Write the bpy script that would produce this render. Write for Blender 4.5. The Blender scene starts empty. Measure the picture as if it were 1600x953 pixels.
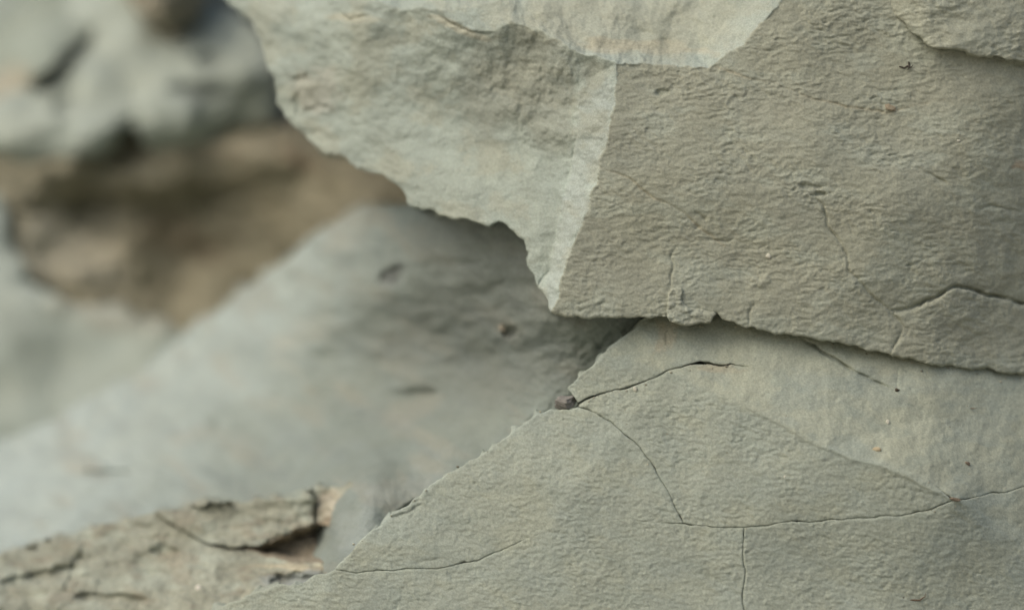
import bpy, math, random
import numpy as np
from mathutils import Vector
from mathutils.geometry import delaunay_2d_cdt

# ------------------------------------------------------------------ camera, sky, sun, exposure
scene = bpy.context.scene
COL = scene.collection
CAM_Z = 0.6
cam_d = bpy.data.cameras.new('camera')
cam = bpy.data.objects.new('camera', cam_d)
COL.objects.link(cam)
cam.location = (0, 0, CAM_Z)
cam.rotation_euler = (math.radians(90), 0, 0)
cam_d.sensor_width = 36
cam_d.lens = 90
cam_d.clip_start = 0.01
cam_d.clip_end = 2000
cam_d.dof.use_dof = True
cam_d.dof.focus_distance = 0.985
cam_d.dof.aperture_fstop = 3.3
scene.camera = cam

SUN_DIR = Vector((-0.55, -0.42, 0.72)).normalized()      # from the rocks towards the sun
world = bpy.data.worlds.new('World')
scene.world = world
world.use_nodes = True
wn = world.node_tree
sky = wn.nodes.new('ShaderNodeTexSky')
sky.sky_type = 'NISHITA'
sky.sun_disc = False
sky.sun_elevation = math.asin(SUN_DIR.z)
sky.sun_rotation = math.atan2(SUN_DIR.x, SUN_DIR.y)
sky.air_density = 1.0
sky.dust_density = 6.0
sky.ozone_density = 1.0
wn.links.new(sky.outputs[0], wn.nodes['Background'].inputs[0])
wn.nodes['Background'].inputs[1].default_value = 0.15
sun_d = bpy.data.lights.new('sun', 'SUN')
sun = bpy.data.objects.new('sun', sun_d)
COL.objects.link(sun)
sun_d.energy = 1.0
sun_d.angle = math.radians(60)
sun_d.color = (1.0, 0.975, 0.92)
sun.rotation_euler = SUN_DIR.to_track_quat('Z', 'Y').to_euler()
sun.location = (-2, -2, 3)

vs = scene.view_settings
vs.view_transform = 'Standard'
vs.look = 'None'
vs.gamma = 1
vs.use_curve_mapping = False
vs.exposure = 0.09

# ------------------------------------------------------------------ noise
F = 4000.0           # picture units per metre at one metre
CU, CV = 800.0, 476.5
_rng = np.random.RandomState(7)
_P = np.concatenate([_rng.permutation(256)] * 3)
_A = _rng.rand(256) * 2 * np.pi
_G = np.stack([np.cos(_A), np.sin(_A)], 1)


def pn(x, y, seed=0):
    x = np.asarray(x, float) + seed * 17.31
    y = np.asarray(y, float) + seed * 7.77
    xi = np.floor(x).astype(int); yi = np.floor(y).astype(int)
    xf = x - xi; yf = y - yi
    xi &= 255; yi &= 255
    u = xf * xf * xf * (xf * (xf * 6 - 15) + 10)
    v = yf * yf * yf * (yf * (yf * 6 - 15) + 10)

    def g(ix, iy, fx, fy):
        q = _G[_P[_P[ix & 255] + (iy & 255)]]
        return q[..., 0] * fx + q[..., 1] * fy
    a = g(xi, yi, xf, yf); b = g(xi + 1, yi, xf - 1, yf)
    c = g(xi, yi + 1, xf, yf - 1); d = g(xi + 1, yi + 1, xf - 1, yf - 1)
    return 1.5 * ((a + u * (b - a)) * (1 - v) + (c + u * (d - c)) * v)


def fbm(x, y, seed=0, octv=4, gain=0.5):
    s = 0; a = 1; f = 1
    for i in range(octv):
        s = s + a * pn(x * f, y * f, seed + i * 3)
        a *= gain; f *= 2.03
    return s


def ridged(x, y, seed=0, octv=4, gain=0.5):
    s = 0; a = 1; f = 1
    for i in range(octv):
        s = s + a * (0.5 - np.abs(pn(x * f, y * f, seed + i * 3)))
        a *= gain; f *= 2.07
    return s


def sst(a, b, x):
    t = np.clip((x - a) / (b - a), 0, 1)
    return t * t * (3 - 2 * t)


def P3(u, v, d):
    """a point in the world from its bearing and its distance along y"""
    u = np.asarray(u, float); v = np.asarray(v, float); d = np.asarray(d, float)
    return np.stack([d * (u - CU) / F, d, CAM_Z - d * (v - CV) / F], -1)


# ------------------------------------------------------------------ surfaces through surveyed points
class Facets:
    """flat facets through points (u, v, distance), creases along the given lines"""
    def __init__(self, pts, lines=()):
        allp = list(pts); edges = []
        for ln in lines:
            k = len(allp)
            allp += list(ln)
            edges += [(k + i, k + i + 1) for i in range(len(ln) - 1)]
        co = [Vector((p[0], p[1])) for p in allp]
        vo, eo, fo, ov, oe, of = delaunay_2d_cdt(co, edges, [], 0, 1e-5, True)
        self.v = np.array([(p.x, p.y) for p in vo])
        self.z = np.array([np.mean([allp[j][2] for j in o]) if o else np.nan for o in ov])
        for i in np.where(np.isnan(self.z))[0]:
            dd = np.hypot(*(self.v - self.v[i]).T); dd[np.isnan(self.z)] = 1e9
            self.z[i] = self.z[np.argmin(dd)]
        self.t = fo

    def __call__(self, u, v):
        out = np.full(u.shape, np.nan)
        for t in self.t:
            (ax, ay), (bx, by), (cx, cy) = self.v[list(t)]
            za, zb, zc = self.z[list(t)]
            m = np.where((u >= min(ax, bx, cx) - .01) & (u <= max(ax, bx, cx) + .01) & (v >= min(ay, by, cy) - .01) & (v <= max(ay, by, cy) + .01))[0]
            if not len(m):
                continue
            den = (by - cy) * (ax - cx) + (cx - bx) * (ay - cy)
            if abs(den) < 1e-9:
                continue
            x = u[m]; y = v[m]
            l1 = ((by - cy) * (x - cx) + (cx - bx) * (y - cy)) / den
            l2 = ((cy - ay) * (x - cx) + (ax - cx) * (y - cy)) / den
            l3 = 1 - l1 - l2
            ok = (l1 > -1e-4) & (l2 > -1e-4) & (l3 > -1e-4)
            out[m[ok]] = (l1 * za + l2 * zb + l3 * zc)[ok]
        bad = np.where(np.isnan(out))[0]
        if len(bad):
            for ch in np.array_split(bad, max(1, len(bad) // 5000)):
                dd = (u[ch][:, None] - self.v[:, 0]) ** 2 + (v[ch][:, None] - self.v[:, 1]) ** 2
                w = 1 / (dd + 100.0) ** 2
                out[ch] = (w * self.z).sum(1) / w.sum(1)
        return out


def softened(f, u, v, r, w):
    """facets f, their creases rounded off over r where w is 1"""
    d = f(u, v)
    m = np.where(w > 0)[0]
    if len(m):
        a = np.mean([f(u[m] + r * k * math.cos(t), v[m] + r * k * math.sin(t)) for k in (.5, 1) for t in (0, 1.05, 2.09, 3.14, 4.19, 5.24)], 0)
        d[m] += (a - d[m]) * w[m]
    return d


class Smooth:
    """thin plate through points (u, v, distance)"""
    def __init__(self, pts, lam=0.0):
        p = np.array(pts, float)
        self.p = p[:, :2] / 500.0
        n = len(p)
        K = self.k(self.p[:, None, 0] - self.p[None, :, 0], self.p[:, None, 1] - self.p[None, :, 1]) + lam * np.eye(n)
        Q = np.hstack([np.ones((n, 1)), self.p])
        A = np.vstack([np.hstack([K, Q]), np.hstack([Q.T, np.zeros((3, 3))])])
        self.w = np.linalg.solve(A, np.concatenate([p[:, 2], np.zeros(3)]))

    @staticmethod
    def k(dx, dy):
        r2 = dx * dx + dy * dy + 1e-12
        return 0.5 * r2 * np.log(r2)

    def __call__(self, u, v):
        x = u / 500.0; y = v / 500.0
        s = self.w[-3] + self.w[-2] * x + self.w[-1] * y
        for i in range(len(self.p)):
            s = s + self.w[i] * self.k(x - self.p[i, 0], y - self.p[i, 1])
        return s


# ------------------------------------------------------------------ lines
def jag(pts, amp=3.0, wl=40.0, seed=1, step=5.0, octv=4):
    """resample a line of (u, v[, gap]) and roughen it; the ends stay put"""
    p = np.array([(q[0], q[1], q[2] if len(q) > 2 else 0.0) for q in pts], float)
    seg = np.hypot(np.diff(p[:, 0]), np.diff(p[:, 1]))
    L = np.concatenate([[0], np.cumsum(seg)])
    n = max(2, int(L[-1] / step))
    n = min(n, 900)
    s = np.linspace(0, L[-1], n + 1)
    x = np.interp(s, L, p[:, 0]); y = np.interp(s, L, p[:, 1]); g = np.interp(s, L, p[:, 2])
    tx = np.gradient(x); ty = np.gradient(y); l = np.hypot(tx, ty) + 1e-9
    o = amp * fbm(s / wl, s * 0 + seed * 3.7, seed, octv, 0.55)
    fade = np.minimum(1, np.minimum(s, L[-1] - s) / (wl * .5))
    o *= fade
    g = g * (1 + 0.7 * pn(s / 23.0, s * 0 + 9.1, seed + 5))
    return np.stack([x - ty / l * o, y + tx / l * o, g], 1)


def line_dist(u, v, ln, R):
    """distance to a line and the share of the way along it, within R"""
    D = np.full(u.shape, 1e6); T = np.zeros(u.shape)
    m = np.where((u > ln[:, 0].min() - R) & (u < ln[:, 0].max() + R) & (v > ln[:, 1].min() - R) & (v < ln[:, 1].max() + R))[0]
    if not len(m):
        return D, T
    x = u[m]; y = v[m]; best = np.full(x.shape, 1e6); tt = np.zeros(x.shape)
    n = len(ln) - 1
    for i in range(n):
        ax, ay = ln[i, :2]; bx, by = ln[i + 1, :2]
        q = np.where((x > min(ax, bx) - R) & (x < max(ax, bx) + R) & (y > min(ay, by) - R) & (y < max(ay, by) + R))[0]
        if not len(q):
            continue
        dx, dy = bx - ax, by - ay
        t = np.clip(((x[q] - ax) * dx + (y[q] - ay) * dy) / (dx * dx + dy * dy + 1e-9), 0, 1)
        d = np.hypot(x[q] - ax - t * dx, y[q] - ay - t * dy)
        b = d < best[q]
        best[q[b]] = d[b]; tt[q[b]] = (i + t[b]) / n
    D[m] = best; T[m] = tt
    return D, T


def inside(u, v, poly):
    r = np.zeros(u.shape, bool)
    n = len(poly)
    for i in range(n):
        ax, ay = poly[i][:2]; bx, by = poly[(i + 1) % n][:2]
        if ay == by:
            continue
        r ^= ((ay > v) != (by > v)) & (u < (bx - ax) * (v - ay) / (by - ay) + ax)
    return r


def blob(u, v, cx, cy, rx, ry, rot=0, rough=0.5, seed=3):
    c, s = math.cos(rot), math.sin(rot)
    x = ((u - cx) * c + (v - cy) * s) / rx; y = (-(u - cx) * s + (v - cy) * c) / ry
    return sst(1.25, 0.55, np.hypot(x, y) + rough * fbm(u / (.5 * rx + .5 * math.sqrt(rx * ry)), v / (.5 * ry + .5 * math.sqrt(rx * ry)), seed, 3))


# ------------------------------------------------------------------ mesh building
def axis(lo, hi, a, b, step, coarse):
    """fine spacing between a and b, growing spacing outside"""
    mid = np.arange(max(lo, a), min(hi, b) + step, step) if min(hi, b) > max(lo, a) else np.array([])
    if not len(mid):
        return np.linspace(lo, hi, max(3, int((hi - lo) / coarse)))
    def grow(x, end, sg):
        r = []; h = step
        while (end - x) * sg > 0:
            h = min(h * 1.25, coarse); x = x + sg * h; r.append(x)
        return r
    left = grow(mid[0], lo, -1)[::-1] if lo < mid[0] else []
    right = grow(mid[-1], hi, 1) if hi > mid[-1] else []
    return np.concatenate([left, mid, right])


def link_mesh(name, co, quads, tris, mat, parent=None, tint=None, smooth=None):
    me = bpy.data.meshes.new(name)
    nq, nt = len(quads), len(tris)
    me.vertices.add(len(co)); me.vertices.foreach_set('co', np.ascontiguousarray(co, np.float32).ravel())
    loops = np.concatenate([np.asarray(quads, np.int32).ravel(), np.asarray(tris, np.int32).ravel()])
    me.loops.add(len(loops)); me.loops.foreach_set('vertex_index', loops)
    me.polygons.add(nq + nt)
    st = np.concatenate([np.arange(nq) * 4, nq * 4 + np.arange(nt) * 3]).astype(np.int32)
    me.polygons.foreach_set('loop_start', st)
    if smooth is None:
        smooth = np.ones(nq + nt, bool)
    me.polygons.foreach_set('use_smooth', smooth)
    me.update(calc_edges=True)
    me.validate()
    if tint is not None:
        at = me.color_attributes.new('tint', 'FLOAT_COLOR', 'POINT')
        c = np.ones((len(co), 4), np.float32); c[:, :3] = tint
        at.data.foreach_set('color', c.ravel())
    me.materials.append(mat)
    o = bpy.data.objects.new(name, me)
    COL.objects.link(o)
    if parent is not None:
        o.parent = parent
        o.location = -parent.location
    return o


def rock_sheet(name, outline, depth, mat, parent=None, tint=None, step=1.7, thick=0.1, rnd=6.0, rk=1.0, taper=0.0, coarse=40.0, gap=0.0, fine=(-15, 1615, -15, 968)):
    """a solid rock: its face is a dense sheet inside the outline, its sides run back by thick and close behind"""
    ol = np.array([(q[0], q[1], q[2] if len(q) > 2 else 0.0) for q in outline], float)
    ol[:, 2] += gap
    U = axis(ol[:, 0].min() - 2, ol[:, 0].max() + 2, fine[0], fine[1], step, coarse)
    V = axis(ol[:, 1].min() - 2, ol[:, 1].max() + 2, fine[2], fine[3], step, coarse)
    nu, nv = len(U), len(V)
    n = len(ol)
    ins = np.zeros((nv, nu), bool)
    ax, ay = ol[:, 0], ol[:, 1]; bx, by = np.roll(ax, -1), np.roll(ay, -1)
    for j in range(nv):
        y = V[j]
        c = (ay > y) != (by > y)
        if c.any():
            xs = np.sort((bx[c] - ax[c]) * (y - ay[c]) / (by[c] - ay[c]) + ax[c])
            ins[j] = np.searchsorted(xs, U) % 2 == 1
    D = np.full((nv, nu), 1e5); QX = np.zeros((nv, nu)); QY = np.zeros((nv, nu)); G = np.zeros((nv, nu))
    for i in range(n):
        x0, y0, g0 = ol[i]; x1, y1, g1 = ol[(i + 1) % n]
        off = not (fine[0] < x0 < fine[1] and fine[2] < y0 < fine[3])
        R = max(rnd + 2, 4 * step) + max(g0, g1) + (2.2 * coarse if off else 0)
        i0, i1 = np.searchsorted(U, [min(x0, x1) - R, max(x0, x1) + R])
        j0, j1 = np.searchsorted(V, [min(y0, y1) - R, max(y0, y1) + R])
        if i1 <= i0 or j1 <= j0:
            continue
        X = U[i0:i1][None, :]; Y = V[j0:j1][:, None]
        dx, dy = x1 - x0, y1 - y0
        t = np.clip(((X - x0) * dx + (Y - y0) * dy) / (dx * dx + dy * dy + 1e-12), 0, 1)
        qx = x0 + t * dx; qy = y0 + t * dy
        d = np.hypot(X - qx, Y - qy)
        s = (slice(j0, j1), slice(i0, i1))
        b = d < D[s]
        D[s] = np.where(b, d, D[s]); QX[s] = np.where(b, qx, QX[s]); QY[s] = np.where(b, qy, QY[s]); G[s] = np.where(b, g0 + t * (g1 - g0), G[s])
    seam = sst(-1, 0, G); G = np.maximum(G, 0)
    sd = np.where(ins, D, -D)
    keepv = (sd - G) > 0
    cell = keepv[:-1, :-1] | keepv[1:, :-1] | keepv[:-1, 1:] | keepv[1:, 1:]
    used = np.zeros((nv, nu), bool)
    used[:-1, :-1] |= cell; used[1:, :-1] |= cell; used[:-1, 1:] |= cell; used[1:, 1:] |= cell
    UU, VV = np.meshgrid(U, V)
    mv = used & ~keepv & (D < 1e4)
    dirx = np.where(ins, UU - QX, QX - UU); diry = np.where(ins, VV - QY, QY - VV)
    l = np.hypot(dirx, diry) + 1e-9
    mvi = mv
    UU = np.where(mvi, QX + dirx / l * G, UU); VV = np.where(mvi, QY + diry / l * G, VV)
    edge_s = np.where(keepv, sd - G, 0.0)
    idx = np.full((nv, nu), -1, int)
    idx[used] = np.arange(used.sum())
    q = np.stack([idx[:-1, :-1], idx[1:, :-1], idx[1:, 1:], idx[:-1, 1:]], -1)[cell]
    u = UU[used]; v = VV[used]; es = edge_s[used]; sm_ = seam[used]
    d = depth(u, v)
    if rnd > 0:
        rr = rnd * (1 + 0.6 * pn(u / 31, v / 31, 77))
        k = np.clip(1 - es / rr, 0, 1)
        d = d + sm_ * rk * (1 - np.sqrt(np.maximum(0, 1 - k * k))) * rr / F * 0.85
    co = P3(u, v, d)
    N = len(co)
    # boundary edges, in the winding of their faces
    e = np.concatenate([q[:, [0, 1]], q[:, [1, 2]], q[:, [2, 3]], q[:, [3, 0]]])
    key = e[:, 0].astype(np.int64) * (N + 1) + e[:, 1]
    rev = e[:, 1].astype(np.int64) * (N + 1) + e[:, 0]
    be = e[~np.isin(key, rev)]
    bv = np.unique(be)
    mp = np.full(N, -1, int); mp[bv] = np.arange(len(bv))
    c0 = co[bv]
    cen = co.mean(0)
    rows = [c0]
    for f in (0.25, 1.0):
        w = c0 + (c0 * [1, 1, 1] - [0, 0, CAM_Z]) / c0[:, 1:2] * thick * f
        w = w + (cen - c0) * [1, 0, 1] * taper * f
        w = w + (np.stack([pn(u[bv] / 19, v[bv] / 19, 5), pn(u[bv] / 19, v[bv] / 19, 6), pn(u[bv] / 19, v[bv] / 19, 8)], -1)) * min(thick, .03) * .1
        rows.append(w)
    K = len(bv)
    skirt = []
    for r in range(2):
        a = N + r * K + mp[be[:, 0]]; b = N + r * K + mp[be[:, 1]]
        skirt.append(np.stack([b, a, a + K, b + K], -1))
    allco = np.concatenate([co] + rows + [[[cen[0], rows[2][:, 1].max(), cen[2]]]])
    a = N + 2 * K + mp[be[:, 0]]; b = N + 2 * K + mp[be[:, 1]]
    tri = np.stack([b, a, np.full(len(a), len(allco) - 1)], -1)
    quads = np.concatenate([q] + skirt)
    tc = None
    if tint is not None:
        tf = tint(u, v)
        tc = np.concatenate([tf, tf[bv], tf[bv], tf[bv], tf.mean(0)[None]])
    sm = np.zeros(len(quads) + len(tri), bool); sm[:len(q)] = True
    return link_mesh(name, allco, quads, tri, mat, parent, tc, sm)


def empty(name, loc, label, cat, group=None):
    o = bpy.data.objects.new(name, None)
    COL.objects.link(o)
    o.empty_display_size = 0.02
    o.location = Vector(loc)
    return tag(o, label, cat, group)


def tag(o, label=None, cat=None, group=None, kind=None):
    if label: o['label'] = label
    if cat: o['category'] = cat
    if group: o['group'] = group
    if kind: o['kind'] = kind
    return o


# ------------------------------------------------------------------ materials
def rock_mat(name, grain=0.17, bump=0.00036, mott=0.12, rough=0.92, gscale=1300.0):
    m = bpy.data.materials.new(name)
    m.use_nodes = True
    nt = m.node_tree; N = nt.nodes; L = nt.links
    b = N['Principled BSDF']
    b.inputs['Roughness'].default_value = rough
    b.inputs['Specular IOR Level'].default_value = 0.25
    at = N.new('ShaderNodeAttribute'); at.attribute_name = 'tint'
    tc = N.new('ShaderNodeTexCoord')
    n1 = N.new('ShaderNodeTexNoise'); n1.inputs['Scale'].default_value = gscale; n1.inputs['Detail'].default_value = 3; n1.inputs['Roughness'].default_value = .7
    n2 = N.new('ShaderNodeTexNoise'); n2.inputs['Scale'].default_value = 90; n2.inputs['Detail'].default_value = 6; n2.inputs['Roughness'].default_value = .65
    n3 = N.new('ShaderNodeTexNoise'); n3.inputs['Scale'].default_value = gscale * .45; n3.inputs['Detail'].default_value = 5; n3.inputs['Roughness'].default_value = .7
    for n in (n1, n2, n3):
        L.new(tc.outputs['Object'], n.inputs['Vector'])

    def ramp(src, amp, hard):
        r = N.new('ShaderNodeMapRange')
        r.inputs['From Min'].default_value = .5 - hard; r.inputs['From Max'].default_value = .5 + hard
        r.inputs['To Min'].default_value = 1 - amp; r.inputs['To Max'].default_value = 1 + amp
        L.new(src, r.inputs['Value'])
        return r.outputs[0]
    mu = N.new('ShaderNodeMath'); mu.operation = 'MULTIPLY'
    L.new(ramp(n1.outputs['Fac'], grain, .2), mu.inputs[0]); L.new(ramp(n2.outputs['Fac'], mott, .25), mu.inputs[1])
    mx = N.new('ShaderNodeVectorMath'); mx.operation = 'SCALE'
    L.new(at.outputs['Color'], mx.inputs[0]); L.new(mu.outputs[0], mx.inputs['Scale'])
    # slow warm / cool drift
    n4 = N.new('ShaderNodeTexNoise'); n4.inputs['Scale'].default_value = 38; n4.inputs['Detail'].default_value = 4
    L.new(tc.outputs['Object'], n4.inputs['Vector'])
    cr = N.new('ShaderNodeValToRGB')
    cr.color_ramp.elements[0].position = .35; cr.color_ramp.elements[0].color = (.99, 1.0, 1.01, 1)
    cr.color_ramp.elements[1].position = .65; cr.color_ramp.elements[1].color = (1.01, 1.0, .98, 1)
    L.new(n4.outputs['Fac'], cr.inputs[0])
    m2 = N.new('ShaderNodeVectorMath'); m2.operation = 'MULTIPLY'
    L.new(mx.outputs[0], m2.inputs[0]); L.new(cr.outputs[0], m2.inputs[1])
    L.new(m2.outputs[0], b.inputs['Base Color'])
    bp = N.new('ShaderNodeBump'); bp.inputs['Strength'].default_value = 1.0; bp.inputs['Distance'].default_value = bump
    L.new(n3.outputs['Fac'], bp.inputs['Height'])
    L.new(bp.outputs[0], b.inputs['Normal'])
    return m


M_front = rock_mat('sandstone')
M_slab = rock_mat('slab_stone', grain=.18, bump=.00036, mott=.10)
M_back = rock_mat('far_stone', grain=.06, bump=.0005, mott=.07, gscale=500)
M_soil = rock_mat('soil', grain=.2, bump=.001, mott=.3, gscale=500)

# albedos
WEATHERED = np.array([.278, .292, .226])
FRESH = np.array([.280, .322, .276])
SLAB = np.array([.262, .292, .240])
OCHRE = np.array([.385, .350, .245])
BROWN = np.array([.215, .178, .125])
GREY = np.array([.196, .228, .200])


def mixc(base, col, w):
    return base + (np.asarray(col) - base) * np.asarray(w)[:, None]


def flat(col, u):
    return np.repeat(np.asarray(col, float)[None], len(u), 0)


# ------------------------------------------------------------------ relief of the broken faces
def scales(u, v, seed=0, rot=-0.12, a=1.0, b=1.0):
    """hackly break: short low ledges and small pits, longer than high"""
    c, s = math.cos(rot), math.sin(rot)
    x = (u * c + v * s) / a; y = (-u * s + v * c) / b
    x = x + 9 * pn(x / 60, y / 40, seed + 40); y = y + 6 * pn(x / 55, y / 40, seed + 50)
    h = .34 * fbm(x / 46, y / 18, seed, 3, .6) + .50 * fbm(x / 21, y / 9, seed + 9, 3, .72) + .22 * ridged(x / 31, y / 12, seed + 13, 3, .7) + .22 * pn(x / 5.5, y / 4.2, seed + 17)
    h = h + .28 * np.tanh(5 * fbm(x / 30, y / 11, seed + 61, 3, .6))
    env = sst(-.5, .4, pn(x / 130, y / 90, seed + 31))
    pit = np.maximum(0, pn(x / 19, y / 5.5, seed + 23) - .32) * 2.2
    fl = .8 * np.abs(pn(x / 110, y / 40, seed + 71))
    return (h - pit * env) * (.55 + .45 * env) + fl * .35


# ------------------------------------------------------------------ upper boulder
UP_ARRIS = jag([(862, 490), (880, 440), (905, 350), (938, 262), (952, 190), (968, 97)], 4, 60, 3, 12)
_ua = [(862, 490, .985), (880, 440, .984), (905, 350, .984), (938, 262, .985), (952, 190, .986), (968, 97, .988)]
_ub = [(905, 84, .993), (904, 130, .999), (893, 250, 1.001), (875, 340, .999), (848, 455, .996)]
_ul = [(905, 84, .993), (968, 97, .988), (1105, 104, .989), (1165, 66, .990), (1222, -2, .991), (1262, -60, .992)]
_um = [(920, 76, .997), (1000, 80, .998), (1088, 84, .998), (1130, 35, 1.001), (1180, -2, 1.001), (1210, -60, 1.002)]
_ue = [(690, 18, 1.018), (730, 45, 1.011), (772, 52, 1.006), (800, 36, 1.003), (850, 48, .999), (905, 84, .993)]
UP_PTS = [
    (960, 497, .984), (1120, 505, .986), (1300, 535, .989), (1450, 568, .996), (1620, 590, 1.018), (2000, 640, 1.10), (1000, 700, .99), (1500, 750, 1.0), (700, 600, 1.03),
    (1100, 300, .983), (1300, 300, .985), (1400, 320, .9865), (1500, 280, .9915), (1500, 420, .997), (1560, 350, 1.000), (1620, 300, 1.008), (1620, 450, 1.020), (1620, 0, .999), (2100, -300, 1.07), (2000, 300, 1.07), (1500, -60, .995),
    (1000, -10, 1.014), (1000, 45, 1.004), (850, 0, 1.012), (1090, 0, 1.010), (1000, -100, 1.045), (720, -100, 1.06), (790, 0, 1.012), (600, -60, 1.07),
    (800, 120, 1.014), (860, 150, 1.007), (850, 240, 1.013), (760, 200, 1.027), (700, 110, 1.026), (620, 150, 1.048), (540, 200, 1.062), (540, 60, 1.052),
    (700, 280, 1.026), (800, 330, 1.010), (640, 300, 1.034), (740, 345, 1.016), (822, 390, 1.003), (450, 100, 1.088), (440, 190, 1.092), (500, 240, 1.070),
    (415, 90, 1.105), (400, 50, 1.112), (340, 0, 1.13), (450, 20, 1.085), (550, -5, 1.055), (620, 12, 1.036), (300, -300, 1.25), (700, -300, 1.12), (1000, -300, 1.1), (1500, -300, 1.03), (200, 200, 1.2)]
UPF = Facets(UP_PTS, [_ua, _ub, _ul, _um, _ue])
FRONT_POLY = jag([p[:2] for p in _ua] + [p[:2] for p in _ul[2:]] + [(1300, -400), (2300, -400), (2300, 700), (862, 700), (862, 490)], 2.5, 40, 12, 6)

up_cracks = [  # line, width, depth
    (jag([(938, 262), (985, 280), (1020, 310), (1065, 330), (1100, 362), (1133, 385)], 3, 40, 21), 1.6, .0010),
    (jag([(1110, 105), (1160, 118), (1215, 134), (1270, 155), (1330, 168), (1385, 176), (1420, 165), (1475, 156)], 3, 40, 22), 1.4, .0007),
    (jag([(1262, 300), (1285, 320), (1295, 360), (1318, 385), (1325, 420), (1350, 452), (1385, 480), (1412, 512)], 5, 40, 23), 1.8, .0016),
    (jag([(905, 200), (893, 260), (878, 330), (872, 380)], 4, 40, 24), 1.8, .0010),
    (jag([(830, 470), (845, 440), (868, 412)], 2, 30, 25), 1.4, .0012),
    (jag([(1445, 270), (1470, 280), (1482, 288)], 2, 20, 26), 1.8, .0014),
    (jag([(1525, 330), (1550, 320), (1575, 326), (1600, 332)], 3, 20, 27), 1.8, .0012),
    (jag([(1085, 330), (1105, 345)], 2, 20, 28), 2.2, .0013),
    (jag([(1100, 372), (1135, 378), (1150, 372)], 2, 20, 29), 1.6, .0012),
    (jag([(1045, 455), (1052, 420), (1048, 400), (1060, 380)], 3, 20, 30), 1.4, .0010),
    (jag([(1170, 510), (1172, 485), (1180, 470)], 3, 20, 31), 1.4, .0009),
    (jag([(680, 20), (700, 35), (735, 50), (770, 55)], 3, 20, 32), 2.2, .002),
    (jag([(520, 15), (545, 32), (580, 25)], 3, 20, 33), 2.5, .002),
]
CRK0 = jag([(1412, 512), (1400, 496), (1392, 486), (1420, 484), (1440, 476), (1468, 462), (1490, 451), (1515, 452), (1535, 460), (1560, 466), (1580, 471), (1620, 484), (2000, 520)], 3, 25, 52)
up_cracks.append((CRK0 - [0, 1.5, 0], 2.6, .0045))
up_cracks.append((jag([(1412, 512), (1404, 528), (1392, 548)], 2, 15, 53), 1.6, .0012))
up_pits = [(1262, 292, 20, 5, .0012), (1280, 303, 12, 4, .0016), (1035, 145, 12, 6, .0012), (470, 125, 14, 7, .003), (490, 170, 20, 7, .002), (465, 160, 7, 14, .0025), (1190, 440, 14, 9, -.0007), (1500, 420, 20, 10, .0008)]


def groove(d, u, v, cracks):
    for ln, w, dp in cracks:
        D, T = line_dist(u, v, ln, w * 8)
        s = np.clip(np.minimum(T, 1 - T) * 6, 0, 1) * (.65 + .5 * pn(T * len(ln) / 4, T * 0 + 3.3, 4))
        s = s * .75
        d = d + dp * s * np.exp(-(D / w) ** 2) + dp * .22 * s * np.exp(-(D / (w * 4)) ** 2)
    return d


def up_depth(u, v, fine=True):
    wu = u + 5 * fbm(u / 45, v / 45, 61, 5, .55); wv = v + 5 * fbm(u / 45, v / 45, 65, 5, .55)
    d = softened(UPF, wu, wv, 42, np.maximum(sst(1230, 1330, u) * sst(40, 90, v + .2 * (u - 1230)), sst(865, 800, u + .09 * v) * sst(60, 120, v + .25 * (800 - u))))
    fr = inside(wu, wv, FRONT_POLY).astype(float)
    d = d + .0020 * fbm(u / 260, v / 200, 2, 2)
    d = d + (1 - fr) * .0020 * fbm(u / 200, v / 150, 6, 3)
    lf = fr * .9 + (1 - fr) * .32
    d = d - lf * .00056 * scales(u, v, 1, -.12, .74, .76)
    d = d + (1 - fr) * (.0008 * fbm(u / 75, v / 55, 90, 5, .46) + .0006 * np.abs(pn(u / 40, v / 60, 95)))
    # broken corner under the small ledge
    w = blob(u, v, 830, 130, 90, 110, .2, .4, 8)
    d = d + w * .0012 * ridged(u / 30, v / 44, 14, 4, .6)
    if fine:
        d = groove(d, u, v, up_cracks)
        for cx, cy, rx, ry, a in up_pits:
            d = d + a * blob(u, v, cx, cy, rx, ry, -.1, .5, int(cx) % 50)
    return d


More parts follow.
